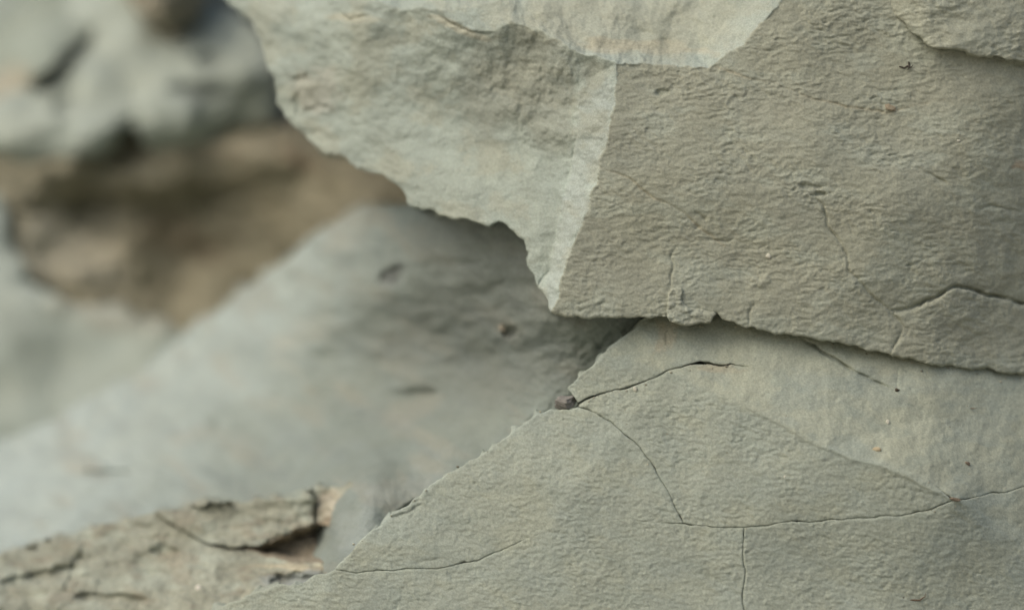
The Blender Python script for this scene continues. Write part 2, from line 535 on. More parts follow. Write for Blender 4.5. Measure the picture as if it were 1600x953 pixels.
def up_tint(u, v):
    wu = u + 5 * fbm(u / 45, v / 45, 61, 5, .55); wv = v + 5 * fbm(u / 45, v / 45, 65, 5, .55)
    fr = inside(wu, wv, FRONT_POLY).astype(float)
    c = mixc(flat(FRESH, u), WEATHERED, fr)
    c = mixc(c, FRESH * .93, (1 - fr) * sst(-.1, .6, fbm(u / 120, v / 120, 33, 4)) * .7)
    # weathered rim left of the ledge and the grey broken corner, its shaded face darkened by colour
    c = mixc(c, np.array([.245, .266, .218]), .8 * blob(u, v, 825, 130, 95, 120, .2, .5, 8))
    c = mixc(c, [.322, .338, .262], .75 * blob(u, v, 1000, 30, 150, 60, 0, .5, 18) * (1 - fr))
    c = mixc(c, OCHRE, .42 * blob(u, v, 1030, 74, 110, 12, .03, .9, 28) * (1 - fr))
    c = mixc(c, OCHRE, .45 * blob(u, v, 715, 42, 50, 8, .45, .5, 29))
    c = mixc(c, OCHRE, .35 * blob(u, v, 550, 28, 40, 8, .1, .5, 30))
    c = mixc(c, np.array([.31, .35, .30]), .5 * blob(u, v, 1165, 45, 70, 26, -.75, .4, 31) * (1 - fr))
    c = mixc(c, np.array([.33, .31, .25]), .4 * blob(u, v, 490, 150, 40, 45, 0, .6, 32))
    bev = inside(wu, wv, [p[:2] for p in _ua] + [p[:2] for p in _ub]).astype(float) * sst(100, 170, v + 20 * pn(u / 20, v / 20, 3))
    c = mixc(c, [.308, .350, .312], .8 * bev)
    c = mixc(c, WEATHERED * .95, .5 * blob(u, v, 930, 118, 26, 26, .1, .5, 36) * (1 - fr))
    for ln, wd, a in ((_ua, 5, .55), (_ub, 6, .6), (_ul[:4], 6, .6), (_ue[1:], 4, .35)):
        D, T = line_dist(wu, wv, np.array([p[:2] + (0,) for p in ln], float), 40)
        c = mixc(c, FRESH * 1.22, a * np.exp(-(D / (wd * (1 + .8 * pn(u / 25, v / 25, 41)))) ** 2) * sst(-.5, .3, pn(u / 30, v / 30, 44)) * (1 - .8 * fr))
    # rusty hair cracks
    for k, a in ((1, .4), (0, .3)):
        D, T = line_dist(u, v, up_cracks[k][0], 14)
        c = mixc(c, np.array([.34, .30, .20]), a * np.exp(-(D / 2.2) ** 2))
    c = mixc(c, np.array([.34, .26, .17]), .6 * blob(u, v, 1595, 258, 12, 9, 0, .6, 40))
    c = mixc(c, np.array([.298, .325, .262]), .65 * fr * sst(-.05, .5, fbm(u / 110, v / 50, 57, 5, .6)))
    c = mixc(c, np.array([.290, .305, .240]), .5 * (1 - fr) * sst(-.1, .5, fbm(u / 90, v / 70, 58, 5, .6)))
    c = mixc(c, np.array([.262, .274, .214]), .6 * fr * sst(-.05, .5, fbm(u / 150, v / 90, 53, 4)))
    return c


UP_BOT = jag([(852, 462), (856, 482), (866, 491), (885, 495), (920, 499), (960, 497), (1000, 496), (1043, 495)], 3.2, 22, 43, 3, 5) 
UP_BOT2 = jag([(1043, 495), (1046, 503), (1080, 506), (1108, 502), (1119, 490), (1128, 499), (1170, 511), (1200, 520), (1250, 525), (1290, 532), (1350, 545), (1400, 555), (1450, 568), (1520, 575), (1620, 587)], 3.6, 26, 44, 3.5, 5)
UP_LEFT = jag([(300, -320), (335, -20), (360, 8), (390, 28), (408, 62), (415, 100), (430, 122), (432, 160), (455, 192), (480, 216), (510, 241), (545, 250), (562, 264), (600, 275), (622, 290), (636, 316), (665, 330), (700, 339), (740, 346), (765, 352), (786, 347), (800, 360), (818, 375), (824, 395), (825, 422), (840, 442), (852, 462)], 4.5, 30, 45)
UP_OUT = np.concatenate([UP_LEFT[:-1], UP_BOT[:-1], UP_BOT2, [(2050, 640, 0), (2100, 300, 0), (2050, -250, 0), (1500, -330, 0), (900, -330, 0)]])

upper = empty('overhanging_boulder', P3(1200, 540, 1.1), 'big jutting block of fractured greenish grey stone overhanging on the upper right', 'boulder')
rock_sheet('body', UP_OUT, up_depth, M_front, upper, up_tint, 1.7, .22, 4.5, 1.0, taper=.04)

# the upper layer with its undercut lip
LIP = jag([(1385, 5), (1402, 26), (1425, 50), (1448, 72), (1480, 76), (1510, 82), (1530, 90), (1552, 86), (1575, 93), (1620, 99), (2000, 140)], 4, 30, 51)
LAY_OUT = np.concatenate([LIP, [(2040, -240, 0), (1385, -300, 0)]])


def lay_depth(u, v):
    D, T = line_dist(u, v, LIP, 90)
    rise = sst(1392, 1470, u + .3 * (90 - v))
    return up_depth(u, v, False) + .0025 - .0085 * rise - .0010 * fbm(u / 60, v / 40, 71, 3)


rock_sheet('overlying_layer', LAY_OUT, lay_depth, M_front, upper, lambda u, v: mixc(up_tint(u, v), WEATHERED * 1.02, .5 + 0 * u), 1.7, .02, 4.5, .9)

# flake split off along the bottom right
CRK = jag([(1412, 512), (1400, 496), (1392, 486), (1420, 484), (1440, 476), (1468, 462), (1490, 451), (1515, 452), (1535, 460), (1560, 466), (1580, 471), (1620, 484), (2000, 520)], 3, 25, 52)
FLK = np.concatenate([CRK + [0, 1.5, 0], [(1990, 632, 0)], UP_BOT2[::-1][(UP_BOT2[::-1][:, 0] > 1392)], jag([(1390, 553), (1400, 535), (1418, 515)], 2, 15, 53)])
rock_sheet('split_flake', FLK, lambda u, v: up_depth(u, v, False) - .0004 - .0022 * sst(1400, 1480, u) * sst(70, 0, v - 470 - .1 * (u - 1500)), M_front, upper, up_tint, 1.7, .012, 6, 1.0)

# chip hanging on the lower edge
CHP = jag([(1043, 497), (1042, 470), (1046, 455), (1058, 447), (1068, 452), (1066, 470), (1075, 480), (1100, 484), (1119, 489), (1110, 503), (1080, 508), (1052, 505), (1043, 497)], 2, 18, 54)
rock_sheet('chip', CHP, lambda u, v: up_depth(u, v, False) - .0010 - .0012 * sst(455, 500, v) - .0006 * fbm(u / 12, v / 8, 57, 3), M_front, upper, up_tint, 1.5, .01, 3.2, 1.0)

# ------------------------------------------------------------------ lower boulder
_ld = [(1000, 503, .997), (885, 610, .994), (835, 650, .993), (700, 738, .991), (600, 812, .990), (520, 885, .990), (480, 905, .992), (390, 928, .998), (310, 965, 1.002), (200, 1100, 1.0), (100, 2900, .96)]
_lr = [(940, 545, .993), (1045, 582, .987), (1160, 632, .979), (1290, 702, .972), (1380, 730, .970), (1450, 760, .970), (1490, 782, .971), (1640, 868, .985)]
SLF = Facets([(1060, 480, 1.001), (1200, 490, 1.000), (1300, 505, 1.001), (1450, 535, 1.006), (1640, 560, 1.024), (2100, 540, 1.12), (1450, 650, .992), (1640, 700, 1.008), (1640, 780, .997),
              (1163, 825, .973), (1163, 960, .969), (800, 960, .976), (500, 960, .988), (1400, 960, .971), (1640, 960, .983), (1070, 818, .975), (900, 760, .981), (2100, 960, 1.05), (2100, 2900, .98), (800, 2900, .95)], [_ld, _lr])


def slab_depth(u, v, dz=0.0, seed=5, amp=1.0):
    wu = u + 4 * fbm(u / 50, v / 50, 161, 3); wv = v + 4 * fbm(u / 50, v / 50, 165, 3)
    d = softened(SLF, wu, wv, 55, np.maximum(sst(1490, 1560, u), sst(790, 850, v) * sst(1300, 1400, u))) + dz
    band = band_w(wu, wv)
    d = d + .0012 * fbm(u / 260, v / 210, 12, 2) - .0012 * band * sst(1120, 1240, u) * sst(1560, 1480, u)
    d = d - (1 - .62 * band) * amp * .00036 * scales(u, v, 11, -.05, .58, .68) - .00012 * fbm(u / 9, v / 7, 15, 2, .6)
    return d


def band_w(u, v):
    """1 on the smooth upper layer, 0 on the rough face below its edge"""
    x = np.array([p[0] for p in _lr]); y = np.array([p[1] for p in _lr])
    e = np.interp(u, x, y)
    return sst(7, -7, v - e) * sst(930, 990, u)


def slab_tint(u, v):
    wu = u + 4 * fbm(u / 50, v / 50, 161, 3); wv = v + 4 * fbm(u / 50, v / 50, 165, 3)
    b = band_w(wu, wv)
    c = mixc(flat(SLAB, u), SLAB * [1.13, 1.09, 1.03], b)
    c = mixc(c, SLAB * [.9, .92, .92], .6 * sst(0, .7, fbm(u / 60, v / 30, 133, 4)))
    c = mixc(c, SLAB * [1.08, 1.04, .97], .4 * sst(-.05, .5, fbm(u / 100, v / 60, 143, 5, .6)))
    c = mixc(c, SLAB * [.95, .98, 1.02], .4 * sst(.0, .5, fbm(u / 120, v / 70, 153, 5, .6)))
    c = mixc(c, OCHRE, .55 * blob(u, v, 1040, 525, 16, 30, .1, .6, 134))
    c = mixc(c, OCHRE * .8, .5 * blob(u, v, 1125, 575, 40, 7, .05, .5, 135))
    D, T = line_dist(u, v, jag([(1290, 702), (1380, 728), (1450, 758), (1490, 780), (1560, 815), (1620, 850)], 5, 50, 136, 8), 40)
    c = mixc(c, FRESH * 1.08, .45 * np.exp(-(D / 9) ** 2))
    D, T = line_dist(u, v, np.concatenate([A_TOP, A_LEFT])[::2], 30)
    c = mixc(c, FRESH * 1.12, .55 * np.exp(-(D / 6) ** 2) * sst(-.8, .2, pn(u / 35, v / 35, 139)))
    c = mixc(c, FRESH * 1.05, .5 * blob(u, v, 600, 835, 40, 22, -.4, .5, 137))
    c = mixc(c, FRESH * 1.05, .6 * blob(u, v, 480, 918, 60, 16, -.35, .5, 138))
    return c


# cracks: shared lines with the width of the gap on each side
C_TOP = jag([(905, 630, 2.0), (950, 612, .9), (1000, 600, .7), (1050, 577, .8), (1090, 568, 1.8), (1120, 569, 2.0), (1150, 571, .5), (1175, 573, -1)], 3.0, 35, 201, 4)
C_RIDGE = jag([(1175, 573, -1), (1230, 600, -1), (1290, 640, -1), (1360, 690, -1), (1440, 746, -1), (1478, 772, .2), (1490, 781, .9)], 4, 60, 202, 5)
C_CURVE = jag([(905, 636, 1.2), (935, 645, .35), (965, 668, .45), (995, 695, .45), (1020, 725, .4), (1045, 770, .35), (1060, 800, .3), (1068, 817, .3)], 2.5, 35, 203, 4)
C_HOR1 = jag([(1068, 818, .3), (1110, 823, .2), (1163, 824, .2)], 2, 35, 204, 4)
C_HOR2 = jag([(1163, 824, .2), (1230, 816, .4), (1310, 812, .35), (1400, 806, .3), (1450, 796, .4), (1490, 781, .9)], 2.5, 35, 205, 4)
C_RIGHT = jag([(1490, 781, .9), (1530, 776, .2), (1570, 768, .15), (1620, 755, .1), (2080, 700, .2)], 2.5, 35, 206, 4)
C_VERT = jag([(1163, 824, .3), (1162, 860, .35), (1165, 900, .3), (1160, 940, .35), (1168, 1000, .3), (1180, 2900, .5)], 2, 30, 207, 4)
C_HAIR = jag([(522, 890, .5), (560, 894, .25), (640, 888, .2), (700, 886, .25), (745, 876, .2), (800, 851, -.2), (840, 836, -1), (960, 812, -1), (1050, 817, -.3), (1068, 818, .2)], 2.5, 40, 208, 4)
A_TOP = jag([(1004, 498), (985, 516), (950, 545), (915, 580), (888, 606), (896, 618), (905, 630)], 3, 25, 209, 4)
A_LEFT = jag([(905, 636), (890, 640), (862, 638), (838, 646), (790, 684), (740, 716), (680, 752), (640, 785), (600, 812), (570, 838), (540, 868), (522, 890)], 3, 30, 210, 4)
A_BOT = jag([(522, 890), (500, 898), (478, 908), (440, 915), (400, 922), (360, 940), (320, 960), (240, 1060), (120, 2900)], 4, 30, 211, 5)
TOPE = np.array([(2090, 545, 0), (1620, 545, 0), (1450, 525, 0), (1300, 495, 0), (1180, 480, 0), (1040, 470, 0)], float)

lower = empty('fractured_boulder', P3(900, 2870, 1.0), 'large cracked grey stone block on the lower right with a smooth scooped flank', 'boulder')
band_cracks = [
    (jag([(1250, 526), (1290, 553), (1335, 580), (1375, 598), (1402, 610)], 2, 35, 221), 1.9, .0036),
    (jag([(1405, 572), (1440, 590), (1475, 608)], 2, 35, 222), 1.5, .0006),
    (jag([(1405, 572), (1402, 590), (1402, 608)], 2, 15, 223), 1.3, .0006),
    (jag([(1050, 545), (1040, 535), (1046, 510)], 2, 15, 224), 1.6, .0009),
    (jag([(1160, 590), (1200, 595)], 2, 15, 225), 1.3, .0005)]
slab_cracks = [(jag([(600, 810), (640, 800), (665, 783)], 2, 20, 231), 2, .001), (jag([(640, 880), (690, 872), (720, 884)], 2, 20, 232), 1.5, .0006)]


def piece(outline, dz, cr=(), rnd=2.4, thick=.03):
    piece.k += 1
    o = outline.copy()
    L_ = np.concatenate([[0], np.cumsum(np.hypot(np.diff(o[:, 0]), np.diff(o[:, 1])))])
    chips = 5.0 * np.maximum(0, pn(L_ / 16, L_ * 0 + 5.5 * piece.k, piece.k) - .42)
    o[:, 2] = np.where((o[:, 2] > .05), np.where(o[:, 2] < .6, .65, 1) * o[:, 2] * (.55 + .9 * np.abs(pn(L_ / 45, L_ * 0 + 2.5, piece.k + 30))) + chips, o[:, 2])
    outline = o
    return rock_sheet('stone_piece', outline, lambda u, v: groove(slab_depth(u, v, dz), u, v, cr), M_slab, lower, slab_tint, 1.7, thick, rnd, 1.0)


piece.k = 0
r_ = lambda a: a[::-1]
piece(np.concatenate([A_TOP[:-1], C_TOP[:-1], C_RIDGE[:-1], C_RIGHT, TOPE]), 0.0, band_cracks)
piece(np.concatenate([C_TOP[:-1], C_RIDGE[:-1], r_(C_HOR2)[:-1], r_(C_HOR1)[:-1], r_(C_CURVE)]), 0.0)
piece(np.concatenate([A_LEFT[:-1], C_HAIR[:-1], r_(C_CURVE)]), .0, slab_cracks)
piece(np.concatenate([A_BOT, r_(C_VERT)[:-1], r_(C_HOR1)[:-1], r_(C_HAIR)[:-1]]), .0, slab_cracks)
piece(np.concatenate([C_HOR2[:-1], C_RIGHT, [(2080, 2900, 0)], r_(C_VERT)]), -.0002)

# scooped flank and core
SC = Smooth([
    (1000, 503, 1.012), (885, 610, 1.042), (835, 650, 1.046), (700, 738, 1.042), (600, 812, 1.022), (540, 872, 1.000),
    (1060, 520, 1.030), (1000, 620, 1.05), (900, 720, 1.05), (760, 810, 1.04), (640, 890, 1.012), (1200, 560, 1.04), (1300, 800, 1.03), (1000, 900, 1.03), (1600, 650, 1.05), (1600, 900, 1.04),
    (945, 530, 1.026), (880, 575, 1.042), (820, 620, 1.056), (740, 668, 1.072), (640, 730, 1.066), (560, 790, 1.030), (585, 750, 1.050), (508, 850, 1.058), (520, 810, 1.058),
    (900, 510, 1.026), (850, 500, 1.034), (820, 440, 1.038), (780, 380, 1.046), (700, 345, 1.070), (640, 335, 1.115), (720, 450, 1.075), (700, 560, 1.118), (620, 430, 1.125), (560, 370, 1.18),
    (520, 390, 1.215), (400, 455, 1.285), (300, 520, 1.31), (200, 580, 1.31), (100, 640, 1.30), (0, 695, 1.285), (560, 600, 1.185), (450, 560, 1.225), (300, 640, 1.235), (150, 720, 1.225), (0, 790, 1.215),
    (450, 690, 1.18), (560, 700, 1.12), (300, 760, 1.17), (150, 830, 1.165), (0, 870, 1.17), (480, 790, 1.10), (440, 870, 1.09), (-300, 830, 1.30), (-300, 1000, 1.2), (500, 1000, 1.04), (200, 1000, 1.12), (740, 300, 1.05), (900, 400, 1.02)])
SLAB_POLY = np.concatenate([A_TOP[::3], A_LEFT[::3], A_BOT[::4], [(2100, 2900, 0), (2100, 500, 0), (1100, 440, 0)]])


def sc_depth(u, v):
    d = SC(u, v)
    d = d + .006 * fbm(u / 160 + v / 300, v / 90, 301, 3) * sst(0, 200, 990 - u - (v - 510) * 1.2)
    d = d + .0016 * fbm((u + v * .6) / 80, (v - u * .5) / 36, 305, 4) * (.3 + .7 * sst(0, 200, 990 - u - (v - 510) * 1.2)) + .0006 * fbm(u / 22, v / 14, 307, 4, .6)
    for cx, cy, rx, ry, a, rt in ((612, 432, 26, 13, .008, -.5), (797, 519, 13, 9, .006, -.2), (640, 620, 40, 14, .006, -.1), (165, 738, 45, 4, .006, -.03), (640, 790, 24, 5, .003, -.5), (570, 655, 60, 8, .004, -.15)):
        d = d + a * blob(u, v, cx, cy, rx, ry, rt, .3, int(cx) % 37)
    D, T = line_dist(u, v, np.concatenate([A_TOP, A_LEFT, A_BOT[:60]])[::2], 120)
    d = d - .0011 * sst(110, 10, D) * scales(u, v, 81, -.7, 1.0, 1.0)
    near = np.maximum(inside(u, v, SLAB_POLY), sst(25, 8, D))
    f = SLF(u, v)
    d = d + near * np.maximum(0, f + .005 - d)
    return np.where(inside(u, v, SLAB_POLY) & (D > 12), slab_depth(u, v) + .0022 + .005 * np.exp(-(line_dist(u, v, band_cracks[0][0], 50)[0] / 16) ** 2) + .007 * np.exp(-(line_dist(u, v, C_TOP, 40)[0] / 14) ** 2), d)


def sc_tint(u, v):
    c = flat(GREY, u)
    pal = sst(660, 190, u + .85 * (v - 560) + 60 * fbm((u + v) / 200, (v - u * .5) / 70, 311, 3))  # paler towards the ridge: brightness of the lit rim put into the colour
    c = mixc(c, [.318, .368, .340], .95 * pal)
    c = mixc(c, [.262, .262, .212], .4 * sst(.05, .6, fbm((u + v * .7) / 150, (v - u * .5) / 60, 315, 4)))
    c = mixc(c, [.190, .222, .205], .55 * (1 - .7 * pal) * sst(.05, .6, fbm((u + v) / 150, (v - u * .5) / 45, 319, 4)))
    c = mixc(c, [.165, .182, .160], .55 * blob(u, v, 760, 470, 210, 140, -.6, .4, 6))  # shade under the overhanging block, painted into the flank's colour
    for cx, cy, rx, ry, rt in ((790, 512, 16, 12, 0), (560, 350, 80, 22, -.6), (640, 640, 50, 20, -.3), (300, 680, 50, 14, -.2), (120, 730, 30, 10, 0), (480, 520, 60, 20, -.3)):
        c = mixc(c, [.315, .305, .245], .25 * blob(u, v, cx, cy, rx, ry, rt, .5, int(cx) % 31))
    c = mixc(c, [.27, .305, .282], .35 * blob(u, v, 580, 800, 85, 26, -.85, .9, 14))
    c = mixc(c, [.22, .19, .135], inside(u, v, SLAB_POLY) * .8 * (line_dist(u, v, np.concatenate([A_TOP, A_LEFT])[::2], 30)[0] > 16))
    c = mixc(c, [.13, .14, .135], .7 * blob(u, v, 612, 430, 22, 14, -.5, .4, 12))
    return c


SC_RIDGE = jag([(-320, 830), (-150, 760), (0, 693), (80, 655), (150, 620), (210, 585), (255, 550), (300, 510), (350, 475), (400, 442), (440, 412), (480, 380), (520, 350), (570, 328), (640, 318), (760, 300), (900, 300)], 6, 80, 331, 6, 3)
SC_OUT = np.concatenate([SC_RIDGE, [(1100, 420, 0), (1300, 470, 0), (1640, 560, 0), (2060, 580, 0), (2060, 2880, 0), (150, 2880, 0), (-320, 2880, 0)]])
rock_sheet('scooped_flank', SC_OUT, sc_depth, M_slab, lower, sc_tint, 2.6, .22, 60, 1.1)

# ------------------------------------------------------------------ crumbling ledge, lower left
ledge = empty('crumbling_ledge', P3(150, 2880, 1.1), 'brownish crumbling stone ledge with a dark hollow in the bottom left corner', 'rock ledge')
LG = Facets([(-400, 960, 1.13), (0, 870, 1.085), (130, 830, 1.078), (250, 795, 1.070), (490, 770, 1.052), (560, 758, 1.085), (0, 953, 1.060), (200, 900, 1.060), (400, 870, 1.042), (545, 850, 1.050), (520, 900, 1.012), (330, 960, 1.020),
             (-400, 2900, 1.05), (600, 2900, 1.0), (100, 1000, 1.045), (420, 820, 1.052), (300, 850, 1.058), (520, 800, 1.052), (600, 780, 1.08)])
HOL = jag([(322, 850), (360, 856), (400, 853), (450, 833), (490, 817), (520, 806), (548, 820), (540, 862), (512, 878), (470, 881), (430, 872), (400, 863), (322, 850)], 3, 25, 401, 4)


def lg_depth(u, v):
    wu = u + 9 * fbm(u / 50, v / 40, 411, 3); wv = v + 9 * fbm(u / 50, v / 40, 415, 3)
    d = LG(wu, wv) + .018
    d = d + .0032 * ridged(wu / 150, wv / 50, 421, 3, .5) - .003 + .0006 * fbm(u / 28, v / 18, 425, 4, .6)
    hin = inside(u, v, HOL).astype(float)
    D, T = line_dist(u, v, HOL, 40)
    d = d + hin * .020 * sst(0, 14, D)
    d = d - .004 * (1 - hin) * blob(u, v, 470, 893, 62, 10, .05, .3, 9)
    for cx, cy, rx, ry, a, rt in ((115, 890, 8, 30, .003, .35), (260, 862, 22, 12, .003, .3), (450, 905, 30, 10, .003, -.1), (60, 900, 60, 8, .004, -.2), (180, 935, 50, 8, .004, .1)):
        d = d + a * blob(u, v, cx, cy, rx, ry, rt, .5, int(cx) % 37)
    return d


def lg_tint(u, v):
    c = flat([.240, .252, .198], u)
    c = mixc(c, [.275, .300, .244], .9 * sst(-.1, .5, fbm(u / 80, v / 40, 431, 4)))
    c = mixc(c, [.205, .192, .145], .6 * sst(.1, .6, fbm(u / 60, v / 26, 435, 4)))
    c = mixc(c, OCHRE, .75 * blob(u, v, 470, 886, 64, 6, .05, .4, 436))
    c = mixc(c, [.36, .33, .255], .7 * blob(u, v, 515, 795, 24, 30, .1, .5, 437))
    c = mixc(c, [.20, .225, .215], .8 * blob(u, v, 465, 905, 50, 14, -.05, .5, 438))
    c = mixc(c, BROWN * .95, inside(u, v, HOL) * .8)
    return c


LG_TOP = jag([(-330, 985), (-150, 925), (0, 868), (60, 848), (130, 828), (190, 812), (240, 800)], 5, 40, 441)
LG_TOP2 = jag([(240, 800), (290, 790), (340, 786), (420, 781), (470, 776), (486, 766), (496, 760), (530, 762), (560, 756)], 4, 30, 442)
LG_CRK = jag([(240, 800, .5), (275, 822, .6), (322, 850, 1.0), (360, 856, 1.5), (400, 853, 1), (450, 833, .5), (490, 817, .5), (522, 806, .5)], 3, 25, 443, 4)
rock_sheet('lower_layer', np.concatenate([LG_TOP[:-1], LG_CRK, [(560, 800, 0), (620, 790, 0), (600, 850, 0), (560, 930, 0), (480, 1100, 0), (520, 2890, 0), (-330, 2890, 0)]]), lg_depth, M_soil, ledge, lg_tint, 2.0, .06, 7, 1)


def lu_depth(u, v):
    wu = u + 9 * fbm(u / 50, v / 40, 411, 3); wv = v + 9 * fbm(u / 50, v / 40, 415, 3)
    d = LG(wu, wv) + .018 + .0030 * ridged(wu / 130, wv / 50, 421, 3, .5) - .005 + .0005 * fbm(u / 28, v / 18, 425, 4, .6)
    return d


CH_L = jag([(488, 766), (493, 785), (489, 804), (492, 818)], 2, 15, 444, 3)
rock_sheet('upper_layer', np.concatenate([LG_TOP2[LG_TOP2[:, 0] < 486], CH_L, r_(LG_CRK)[r_(LG_CRK)[:, 0] < 490]]), lu_depth, M_soil, ledge, lg_tint, 2.0, .05, 6, 1)


def ch_depth(u, v):
    """the chunk leans from the back of the layer towards the scooped flank"""
    t = sst(488, 562, u + .3 * (v - 760))
    return 1.074 - .018 * t - .003 * sst(760, 830, v) + .0016 * fbm(u / 18, v / 16, 447, 3)


rock_sheet('broken_chunk', np.concatenate([jag([(488, 767), (498, 760), (530, 761), (575, 754)], 2, 20, 445, 3), jag([(575, 754), (566, 790), (552, 815), (535, 826), (508, 820), (492, 818)], 2, 20, 446, 3), r_(CH_L)[1:]]), ch_depth, M_soil, ledge, lg_tint, 1.8, .04, 4, 1)

# ------------------------------------------------------------------ background: soil bank, pale boulder, slab, brown stone, mound
BK = Smooth([(-500, -400, 1.9), (0, 100, 1.68), (300, 100, 1.66), (600, 100, 1.62), (1000, 100, 1.7), (0, 255, 1.487), (120, 265, 1.482), (260, 258, 1.492), (400, 290, 1.50), (520, 290, 1.46), (640, 320, 1.42), (235, 358, 1.517), (300, 395, 1.515),
             (120, 400, 1.475), (330, 470, 1.475), (200, 450, 1.475), (430, 400, 1.50), (480, 350, 1.475), (-400, 500, 1.6), (0, 800, 1.45), (400, 800, 1.45), (900, 700, 1.45), (300, 600, 1.46), (1200, 400, 1.5), (400, 232, 1.50), (330, 340, 1.522), (350, 235, 1.50), (260, 220, 1.51), (0, 220, 1.51), (120, 320, 1.505)])


def bk_depth(u, v):
    return BK(u, v) + .012 * fbm(u / 130, v / 80, 501, 3) + .005 * ridged(u / 50, v / 30, 505, 3)


def bk_tint(u, v):
    c = flat([.195, .185, .130], u)
    c = mixc(c, [.24, .225, .160], .6 * sst(-.05, .6, fbm(u / 120, v / 80, 511, 3)))
    c = mixc(c, [.17, .16, .11], .7 * sst(300, 420, u))
    c = mixc(c, [.30, .275, .205], .7 * blob(u, v, 330, 235, 90, 14, -.03, .4, 512))
    c = mixc(c, [.34, .325, .25], .8 * blob(u, v, 110, 390, 90, 60, 0, .4, 513))
    c = mixc(c, [.19, .163, .11], .7 * blob(u, v, 270, 372, 80, 30, .35, .4, 514))
    c = mixc(c, [.13, .105, .07], .7 * blob(u, v, 470, 250, 45, 14, .6, .4, 515))  # long shadow below the upper boulder, painted on the soil
    return c


BK_OUT = [(-600, -500), (500, -500), (1300, -300), (1400, 400), (1300, 1500), (600, 1900), (-600, 1900)]
bank = rock_sheet('soil_bank', jag(BK_OUT + [BK_OUT[0]], 10, 100, 520, 30), bk_depth, M_soil, None, bk_tint, 4.5, .5, 20, 1, fine=(-60, 900, -60, 760))
tag(bank, kind='structure')

PB = Smooth([(-400, -300, 1.75), (0, 0, 1.57), (200, 0, 1.55), (340, 0, 1.56), (0, 130, 1.53), (100, 160, 1.50), (200, 130, 1.50), (300, 130, 1.50), (380, 120, 1.50), (420, 170, 1.51), (300, 200, 1.49), (150, 210, 1.475), (0, 220, 1.48), (0, 260, 1.50), (200, 240, 1.49), (350, 230, 1.52), (200, -300, 1.7), (-300, 200, 1.55)])


def pb_depth(u, v):
    d = PB(u, v) + .008 * fbm(u / 110, v / 80, 551, 3)
    for cx, cy, rx, ry, a, rt in ((325, 97, 20, 14, .008, 0), (310, 142, 45, 12, .008, .08), (100, 165, 22, 14, .008, -.2), (180, 222, 42, 10, .008, -.95)):
        d = d + a * blob(u, v, cx, cy, rx, ry, rt, .3, int(cx) % 37)
    return d + .035 * blob(u, v, 98, 103, 62, 9, -.80, .3, 4)


def pb_tint(u, v):
    c = flat([.295, .332, .285], u)
    c = mixc(c, [.258, .295, .258], .8 * sst(-.1, .6, fbm(u / 100, v / 60, 561, 4)))
    c = mixc(c, [.225, .25, .235], .6 * blob(u, v, 312, 140, 52, 14, .08, .4, 562))
    c = mixc(c, [.225, .25, .235], .5 * blob(u, v, 325, 97, 22, 13, .0, .4, 563))
    c = mixc(c, [.24, .27, .245], .45 * blob(u, v, 100, 165, 28, 13, -.2, .4, 564))
    c = mixc(c, OCHRE * .8, .8 * blob(u, v, 265, 58, 40, 9, .1, .4, 565))
    c = mixc(c, OCHRE * .85, .6 * blob(u, v, 390, 210, 40, 14, -.3, .4, 566))
    return c


pale = rock_sheet('pale_boulder', jag([(-330, -320), (320, -320), (335, 0), (388, 30), (424, 80), (432, 130), (428, 190), (400, 214), (330, 228), (262, 236), (225, 230), (206, 196), (188, 205), (160, 246), (100, 247), (50, 250), (0, 256), (-330, 290), (-330, -320)], 7, 50, 570, 6, 3),
                  pb_depth, M_back, None, pb_tint, 3.4, .08, 26, .5)
tag(pale, 'pale blue grey rounded boulder out of focus above the brown soil hollow', 'boulder')

def ts_depth(u, v):
    D = np.hypot((u - 88) / 62, (v - 96) / 56)
    return PB(u, v) + .003 - .022 * sst(1.5, .3, D) - .006 * sst(150, 60, u) + .005 * fbm(u / 90, v / 60, 581, 3)


slab = rock_sheet('tilted_slab', jag([(-340, -330), (230, -330), (178, -10), (154, 30), (124, 62), (90, 97), (57, 127), (22, 147), (0, 156), (-340, 250), (-340, -330)], 5, 40, 580, 6, 3),
                  ts_depth, M_back, None, lambda u, v: mixc(flat([.24, .275, .23], u), [.31, .29, .22], .8 * blob(u, v, 0, 140, 70, 34, -.3, .4, 582)), 3.4, .05, 14, .7)
tag(slab, 'tilted pale slab filling the top left corner behind a dark diagonal gap', 'slab')

BS = Smooth([(180, -100, 1.54), (330, -100, 1.54), (200, 0, 1.52), (260, 0, 1.49), (310, 0, 1.52), (260, 40, 1.51), (260, -100, 1.52)])
brown = rock_sheet('brown_stone', jag([(180, -150), (192, -20), (206, 12), (228, 38), (262, 49), (298, 42), (318, 10), (330, -20), (335, -150), (180, -150)], 4, 30, 590, 5, 3),
                   lambda u, v: BS(u, v) + .01 * fbm(u / 40, v / 30, 591, 4), M_soil, None, lambda u, v: flat([.25, .235, .18], u), 3.4, .09, 26, 1.3)
tag(brown, 'blurred brown stone wedged against the top edge above the pale boulder', 'stone')

